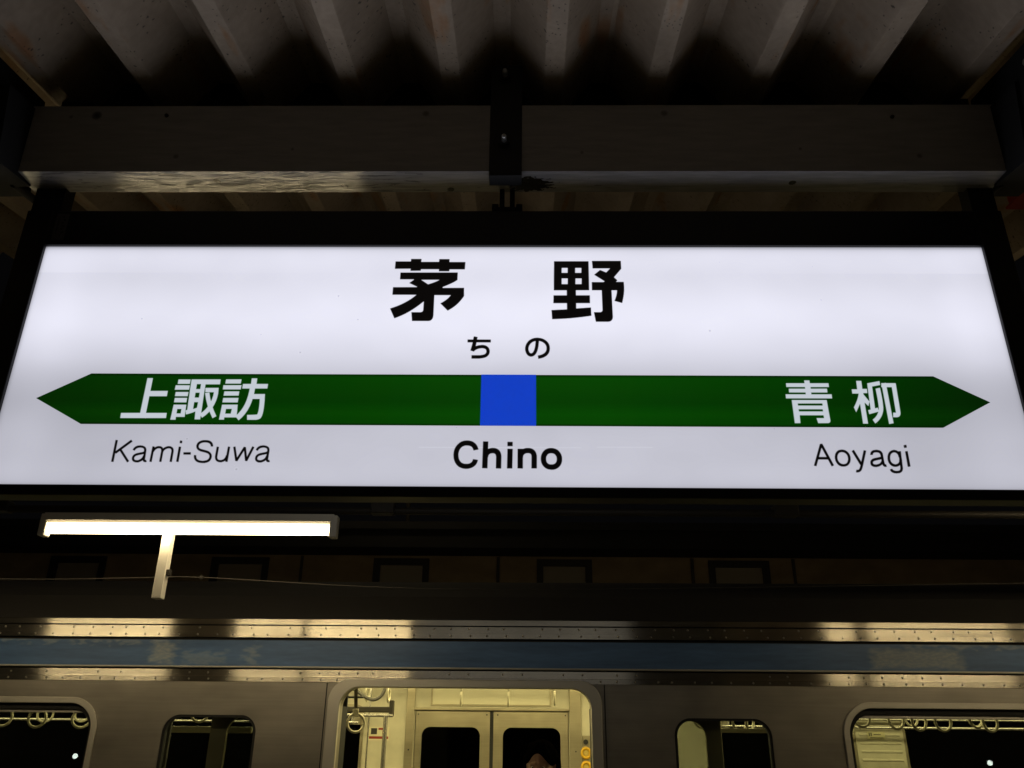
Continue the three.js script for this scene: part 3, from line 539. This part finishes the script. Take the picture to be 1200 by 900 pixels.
  const blind = mesh('wall_pillar', extruded(new THREE.Shape([[2.63, 0.9], [3.01, 0.9], [3.01, 1.93], [2.63, 1.93]].map((p) => new THREE.Vector2(...p))), [], D + 0.016, 0.015, 0.004), M.cream, t);
  for (let k = 0; k < 7; k++) mesh('rib', rodX(2.66, 2.98, 1.5 + k * 0.062, D + 0.012, 0.012, 10), M.cream, blind);
  mesh('small_notice', plate(2.72, 2.86, 1.715, 1.77, D + 0.0255, D + 0.0275), std(C(1, 1, 1), 0.5, 0, { map: canvasTexture(96, 40, (ctx, w, h) => { ctx.fillStyle = '#cfc89c'; ctx.fillRect(0, 0, w, h); ctx.fillStyle = '#2c2a20'; ctx.fillRect(8, 4, 7, 18); ctx.fillRect(18, 4, 7, 18); ctx.fillRect(12, 30, 74, 4); ctx.fillRect(34, 12, 40, 4); }) }), blind);
  // hanging straps
  const strapAt = (x, y, z, turn, r = 0.052) => {
    const s = new THREE.Group(); s.name = 'hanging_strap'; s.position.set(x, y, z); s.rotation.set(0, turn, (rnd() - 0.5) * 0.2); t.add(s);
    mesh('ring', new THREE.TorusGeometry(r, 0.008, 10, 28), M.strapRing, s);
    mesh('belt', box(-0.011, 0.011, r - 0.004, 2.12 - y, -0.003, 0.003), M.strapBelt, s);
    mesh('buckle', box(-0.018, 0.018, r - 0.012, r + 0.03, -0.008, 0.008, 0.003), M.strapRing, s);
  };
  for (const [x, y, turn] of [[-3.29, 1.80, 0.2], [-3.07, 1.795, 0.15], [-2.786, 1.795, 0.5], [-2.27, 1.80, 0.5], [-2.04, 1.835, 0.1], [-1.056, 1.785, 0.35], [1.95, 1.80, 0.6], [2.036, 1.845, 0.1], [2.241, 1.835, 0.3], [2.377, 1.828, 0.35], [2.52, 1.826, 0.2], [2.72, 1.846, 0.35], [2.80, 1.826, 0.3], [1.30, 1.815, 0.4], [1.36, 1.82, 0.9], [1.07, 1.83, 0.3]]) strapAt(x, y, -0.9, turn);
  for (const [x, y, turn] of [[-3.32, 1.835, 0.2], [-3.6, 1.83, 0.4], [2.75, 1.86, 0.3], [3.2, 1.86, 0.2]]) strapAt(x, y, -1.9, turn);
  for (const [x, y] of [[-1.2, 1.99], [-1.04, 1.985], [-0.5, 1.965], [-0.15, 1.965], [0.19, 1.975]]) strapAt(x, y, -1.9, 1.45 + rnd() * 0.2, 0.045);
  for (const z of [-0.9, -1.9]) mesh('strap_rail', rodX(-8.8, 8.8, 2.12, z, 0.015), M.pole, t);
  // ceiling lamps
  for (const z of [-0.98, -1.95]) {
    mesh('ceiling_lamp', box(-8.6, 8.6, 2.222, 2.2395, z - 0.06, z + 0.06), glow(1, 0.85, 0.39, 10, 'ceiling_lamp_glow'), t, 'long warm white ceiling lamp');
    areaLight('cabin_light', C(1, 0.85, 0.39), 9, 17, 0.11, [0, 2.218, z], [0, 0, z], t);
  }
}

// ------------------------------------------------------------------ station building and lamps beyond the train
{
  const b = thing('station_building', 'dim brown station building wall with a row of windows beyond the train', 'building', [0, -1.1, -11]);
  const W = (g) => at(g, 0, 1.1, 0);
  const wallTex = texture(512, 128, [5.3, 1.4], (u, v) => { const k = 0.85 + 0.12 * fbm(u * 9, v * 4, 4); return [k, k * 0.95, k * 0.85]; });
  const wins = [[-4.2, -3.48], [-2.0, -1.31], [0.2, 0.88], [2.5, 3.25], [-6.4, -5.7]];
  const wallS = new THREE.Shape([[-14, -1.1], [14, -1.1], [14, 3.92], [-14, 3.92]].map((p) => new THREE.Vector2(...p)));
  mesh('wall', W(extruded(wallS, wins.map(([a, c]) => hole(a, c, 2.9, 3.85, 0.01)), 0, 0.15)), std(C(0.42, 0.34, 0.24), 0.8, 0, { map: wallTex }), b);
  for (const [a, c] of wins) {
    const f = mesh('window', W(extruded(new THREE.Shape([[a - 0.03, 2.87], [c + 0.03, 2.87], [c + 0.03, 3.88], [a - 0.03, 3.88]].map((p) => new THREE.Vector2(...p))), [hole(a + 0.055, c - 0.055, 2.95, 3.795, 0.01)], 0.03, 0.1)), std(C(0.02, 0.017, 0.014), 0.6), b);
    mesh('pane', W(box(a + 0.05, c - 0.05, 2.94, 3.8, -0.045, -0.04)), std(C(0.3, 0.25, 0.18), 0.35), f);
  }
  for (const x of [-0.35, -3.0, 2.25, 3.6]) mesh('downpipe', W(metric(rodY(x, -1.0, 3.9, 0.035, 0.02))), std(C(0.05, 0.04, 0.03), 0.6), b);
  mesh('eave', W(box(-14, 14, 3.92, 4.15, -0.15, 0.55)), std(C(0.012, 0.011, 0.01), 0.8), b);
  mesh('roof', W(box(-14, 14, 4.15, 4.25, -4, 0.6)), std(C(0.02, 0.02, 0.02), 0.8), b);
  tubeLamp('added tube lamp lighting the far building, unseen behind the sign', -2.2, -0.9, 6.0, -9.3);  // unseen lamp, added to brighten the far wall
  const post = thing('added_lamp_bracket', 'added dark bracket on the far building roof holding the added tube lamp', 'bracket', [-1.55, 4.25, -10.6]);  // support made up for the added lamp
  mesh('upright', rodY(0, 0, 1.78, 0, 0.03), M.darkSteel, post); mesh('arm', box(-0.025, 0.025, 1.751, 1.79, 0, 1.36), M.darkSteel, post);
  for (const [x, y, word] of [[-4.555, 1.472, 'left'], [4.66, 1.50, 'right']]) {
    const l = thing('yard_lamp', `small bright white lamp seen through the ${word}most train window`, 'lamp', [x, -1.1, -9], 'small lamps beyond the train');
    mesh('post', rodY(0, 0, y + 1.1 - 0.03, 0, 0.02), M.darkSteel, l);
    mesh('cap', at(new THREE.ConeGeometry(0.06, 0.04, 14), 0, y + 1.1 + 0.055, 0), M.darkSteel, l);
    mesh('globe', at(new THREE.SphereGeometry(0.025, 16, 12), 0, y + 1.1, 0), glow(0.95, 0.97, 1, 40, 'globe_glow'), l);
    const p = new THREE.PointLight(0xf4f7ff, 0.02); p.position.set(0, y + 1.1, 0); p.castShadow = true; p.name = 'globe_light'; l.add(p);
  }
}

// ------------------------------------------------------------------ the person in the open door
{
  function field(bones, lo, size, res, k = 0.03, extra = []) {
    const mc = new MarchingCubes(res, new THREE.MeshStandardMaterial(), false, false, 400000);
    const v = new THREE.Vector3(), ab = new THREE.Vector3(), ap = new THREE.Vector3();
    for (let z = 0; z < res; z++) for (let y = 0; y < res; y++) for (let x = 0; x < res; x++) {
      v.set(lo[0] + size * (x / (res / 2) ) / 2, lo[1] + size * (y / (res / 2)) / 2, lo[2] + size * (z / (res / 2)) / 2);
      let d = 9;
      for (const [a, b, ra, rb, sx = 1, sz = 1] of bones) {
        const px = (v.x - a[0]) / sx, py = v.y - a[1], pz = (v.z - a[2]) / sz, bx = (b[0] - a[0]) / sx, by = b[1] - a[1], bz = (b[2] - a[2]) / sz;
        const h = Math.max(0, Math.min(1, (px * bx + py * by + pz * bz) / Math.max(1e-9, bx * bx + by * by + bz * bz)));
        const q = Math.hypot(px - bx * h, py - by * h, pz - bz * h) - (ra + (rb - ra) * h);
        const m = Math.max(0, k - Math.abs(d - q)) / k; d = Math.min(d, q) - m * m * k * 0.25;
      }
      for (const [c, r, s] of extra) { const q = Math.hypot((v.x - c[0]) / r[0], (v.y - c[1]) / r[1], (v.z - c[2]) / r[2]) - 1; if (s < 0) d = Math.max(d, -q * Math.min(...r)); }
      mc.field[x + y * res + z * res * res] = -d;
    }
    mc.isolation = 0; mc.update();
    const g = new THREE.BufferGeometry(), n = mc.count * 3, pos = mc.positionArray.slice(0, n), nor = mc.normalArray.slice(0, n);
    for (let i = 0; i < n; i += 3) for (let c = 0; c < 3; c++) pos[i + c] = lo[c] + size * (pos[i + c] + 1) / 2;
    g.setAttribute('position', new THREE.Float32BufferAttribute(pos, 3)); g.setAttribute('normal', new THREE.Float32BufferAttribute(nor, 3));
    g.setAttribute('uv', new THREE.Float32BufferAttribute(new Float32Array(mc.count * 2), 2));
    return g;
  }
  const p = thing('person', 'person with dark hair standing inside the open train door', 'person', [0.098, 0.062, -5.05]);
  p.rotation.y = -0.25; p.scale.setScalar(0.945);
  // joints in metres above the floor, the face towards +z
  const H = 1.585;                                                   // chin to crown is centred near here
  const body = field([
    [[0, H + 0.01, -0.01], [0, H + 0.045, -0.015], 0.082, 0.082, 0.9, 1.06], [[0, H - 0.075, 0.035], [0, H - 0.02, 0.03], 0.042, 0.06], [[0, H - 0.09, 0.06], [0, H - 0.085, 0.055], 0.02, 0.022],
    [[0, H - 0.19, -0.03], [0, H - 0.08, -0.02], 0.05, 0.048], [[0, 1.16, 0], [0, 1.36, -0.01], 0.11, 0.12, 1.3, 0.85], [[0, 0.95, 0], [0, 1.16, 0], 0.115, 0.1, 1.25, 0.9],
    [[-0.16, 1.37, -0.01], [0.16, 1.37, -0.01], 0.055, 0.055], [[-0.18, 1.36, -0.01], [-0.22, 1.09, -0.01], 0.048, 0.038], [[-0.22, 1.09, -0.01], [-0.22, 0.86, 0.05], 0.037, 0.026], [[0.18, 1.36, -0.01], [0.22, 1.09, -0.01], 0.048, 0.038], [[0.22, 1.09, -0.01], [0.22, 0.86, 0.05], 0.037, 0.026],
    [[-0.085, 0.9, 0], [-0.095, 0.48, 0.01], 0.085, 0.055], [[-0.095, 0.48, 0.01], [-0.1, 0.09, -0.02], 0.054, 0.036], [[0.085, 0.9, 0], [0.095, 0.48, 0.01], 0.085, 0.055], [[0.095, 0.48, 0.01], [0.1, 0.09, -0.02], 0.054, 0.036],
    [[-0.1, 0.04, -0.04], [-0.11, 0.03, 0.13], 0.038, 0.03], [[0.1, 0.04, -0.04], [0.11, 0.03, 0.13], 0.038, 0.03],
    ...[-1, 1].flatMap((s) => [[[s * 0.22, 0.84, 0.055], [s * 0.22, 0.775, 0.065], 0.026, 0.03, 0.6, 1.2], [[s * 0.205, 0.83, 0.085], [s * 0.19, 0.765, 0.1], 0.011, 0.009], ...[0, 1, 2, 3].map((f) => [[s * 0.222, 0.765, 0.04 + f * 0.018], [s * 0.212, 0.69 + [0.012, 0.002, 0, 0.014][f], 0.05 + f * 0.018], 0.0095, 0.007])]),
  ], [-0.9, -0.05, -0.9], 1.8, 120, 0.025);
  const skin = std(C(0.22, 0.115, 0.075), 0.65);
  mesh('body', body, skin, p);
  const head = field([
    [[0, H + 0.012, -0.012], [0, H + 0.045, -0.017], 0.082, 0.082, 0.9, 1.08], [[0, H - 0.075, 0.04], [0, H - 0.015, 0.03], 0.042, 0.062], [[0, H - 0.095, 0.062], [0, H - 0.09, 0.06], 0.018, 0.02],
    [[0, H - 0.002, 0.084], [0, H - 0.038, 0.098], 0.008, 0.013], [[-0.014, H - 0.04, 0.088], [0.014, H - 0.04, 0.088], 0.007, 0.007], [[-0.02, H - 0.068, 0.086], [0.02, H - 0.068, 0.086], 0.006, 0.006], [[-0.018, H - 0.078, 0.083], [0.018, H - 0.078, 0.083], 0.007, 0.007],
    [[-0.045, H + 0.018, 0.068], [-0.014, H + 0.022, 0.078], 0.009, 0.008], [[0.045, H + 0.018, 0.068], [0.014, H + 0.022, 0.078], 0.009, 0.008],
    [[-0.077, H - 0.02, -0.01], [-0.08, H + 0.015, -0.016], 0.01, 0.014], [[0.077, H - 0.02, -0.01], [0.08, H + 0.015, -0.016], 0.01, 0.014],
  ], [-0.16, H - 0.17, -0.16], 0.32, 84, 0.014);
  const hd = mesh('face', head, skin, p);
  const hairM = new THREE.MeshPhysicalMaterial({ color: C(0.0022, 0.0018, 0.0015), roughness: 1, specularIntensity: 0, side: THREE.DoubleSide });
  mesh('hair', field([[[0, H + 0.068, -0.035], [0, H + 0.05, -0.055], 0.088, 0.098, 0.98, 1.02], [[-0.088, H + 0.04, -0.035], [-0.098, H - 0.15, -0.03], 0.026, 0.03], [[0.088, H + 0.04, -0.035], [0.098, H - 0.15, -0.03], 0.026, 0.03], [[0, H, -0.08], [0, H - 0.16, -0.08], 0.07, 0.06, 1.3, 0.7], [[-0.05, H + 0.115, 0.03], [0.02, H + 0.12, 0.045], 0.024, 0.024], [[0.0, H + 0.112, 0.05], [0.08, H + 0.035, 0.045], 0.026, 0.022], [[-0.01, H + 0.112, 0.05], [-0.08, H + 0.05, 0.035], 0.024, 0.02]], [-0.2, H - 0.24, -0.24], 0.42, 72, 0.02), hairM, p);
  for (const s of [-1, 1]) {
    const e = mesh('eye', at(new THREE.SphereGeometry(0.0125, 14, 10), s * 0.031, H + 0.002, 0.0725), std(C(0.5, 0.46, 0.42), 0.2), p);
    mesh('iris', at(new THREE.SphereGeometry(0.006, 10, 8), s * 0.031, H + 0.002, 0.081), std(C(0.012, 0.008, 0.006), 0.2), e);
  }
  mesh('coat', field([
    [[0, 1.16, 0], [0, 1.36, -0.01], 0.13, 0.135, 1.3, 0.85], [[0, 0.78, 0], [0, 1.16, 0], 0.15, 0.12, 1.25, 0.9], [[-0.16, 1.37, -0.01], [0.16, 1.37, -0.01], 0.07, 0.07], [[-0.18, 1.36, -0.01], [-0.225, 1.09, -0.01], 0.065, 0.055], [[-0.225, 1.09, -0.01], [-0.222, 0.87, 0.05], 0.054, 0.045], [[0.18, 1.36, -0.01], [0.225, 1.09, -0.01], 0.065, 0.055], [[0.225, 1.09, -0.01], [0.222, 0.87, 0.05], 0.054, 0.045], [[0, 1.41, -0.02], [0, 1.44, -0.02], 0.075, 0.065],
  ], [-0.5, 0.55, -0.5], 1.0, 80, 0.025), std(C(0.02, 0.02, 0.024), 0.85), p);
  mesh('trousers', field([[[-0.085, 0.9, 0], [-0.095, 0.48, 0.01], 0.1, 0.07], [[-0.095, 0.48, 0.01], [-0.1, 0.1, -0.02], 0.07, 0.055], [[0.085, 0.9, 0], [0.095, 0.48, 0.01], 0.1, 0.07], [[0.095, 0.48, 0.01], [0.1, 0.1, -0.02], 0.07, 0.055]], [-0.5, 0.03, -0.5], 1.0, 72, 0.025), std(C(0.015, 0.016, 0.02), 0.85), p);
  mesh('shoes', field([[[-0.1, 0.045, -0.045], [-0.11, 0.035, 0.14], 0.046, 0.038], [[0.1, 0.045, -0.045], [0.11, 0.035, 0.14], 0.046, 0.038]], [-0.25, -0.06, -0.25], 0.5, 56, 0.02), std(C(0.01, 0.01, 0.01), 0.5), p);
}

renderer.render(scene, camera);
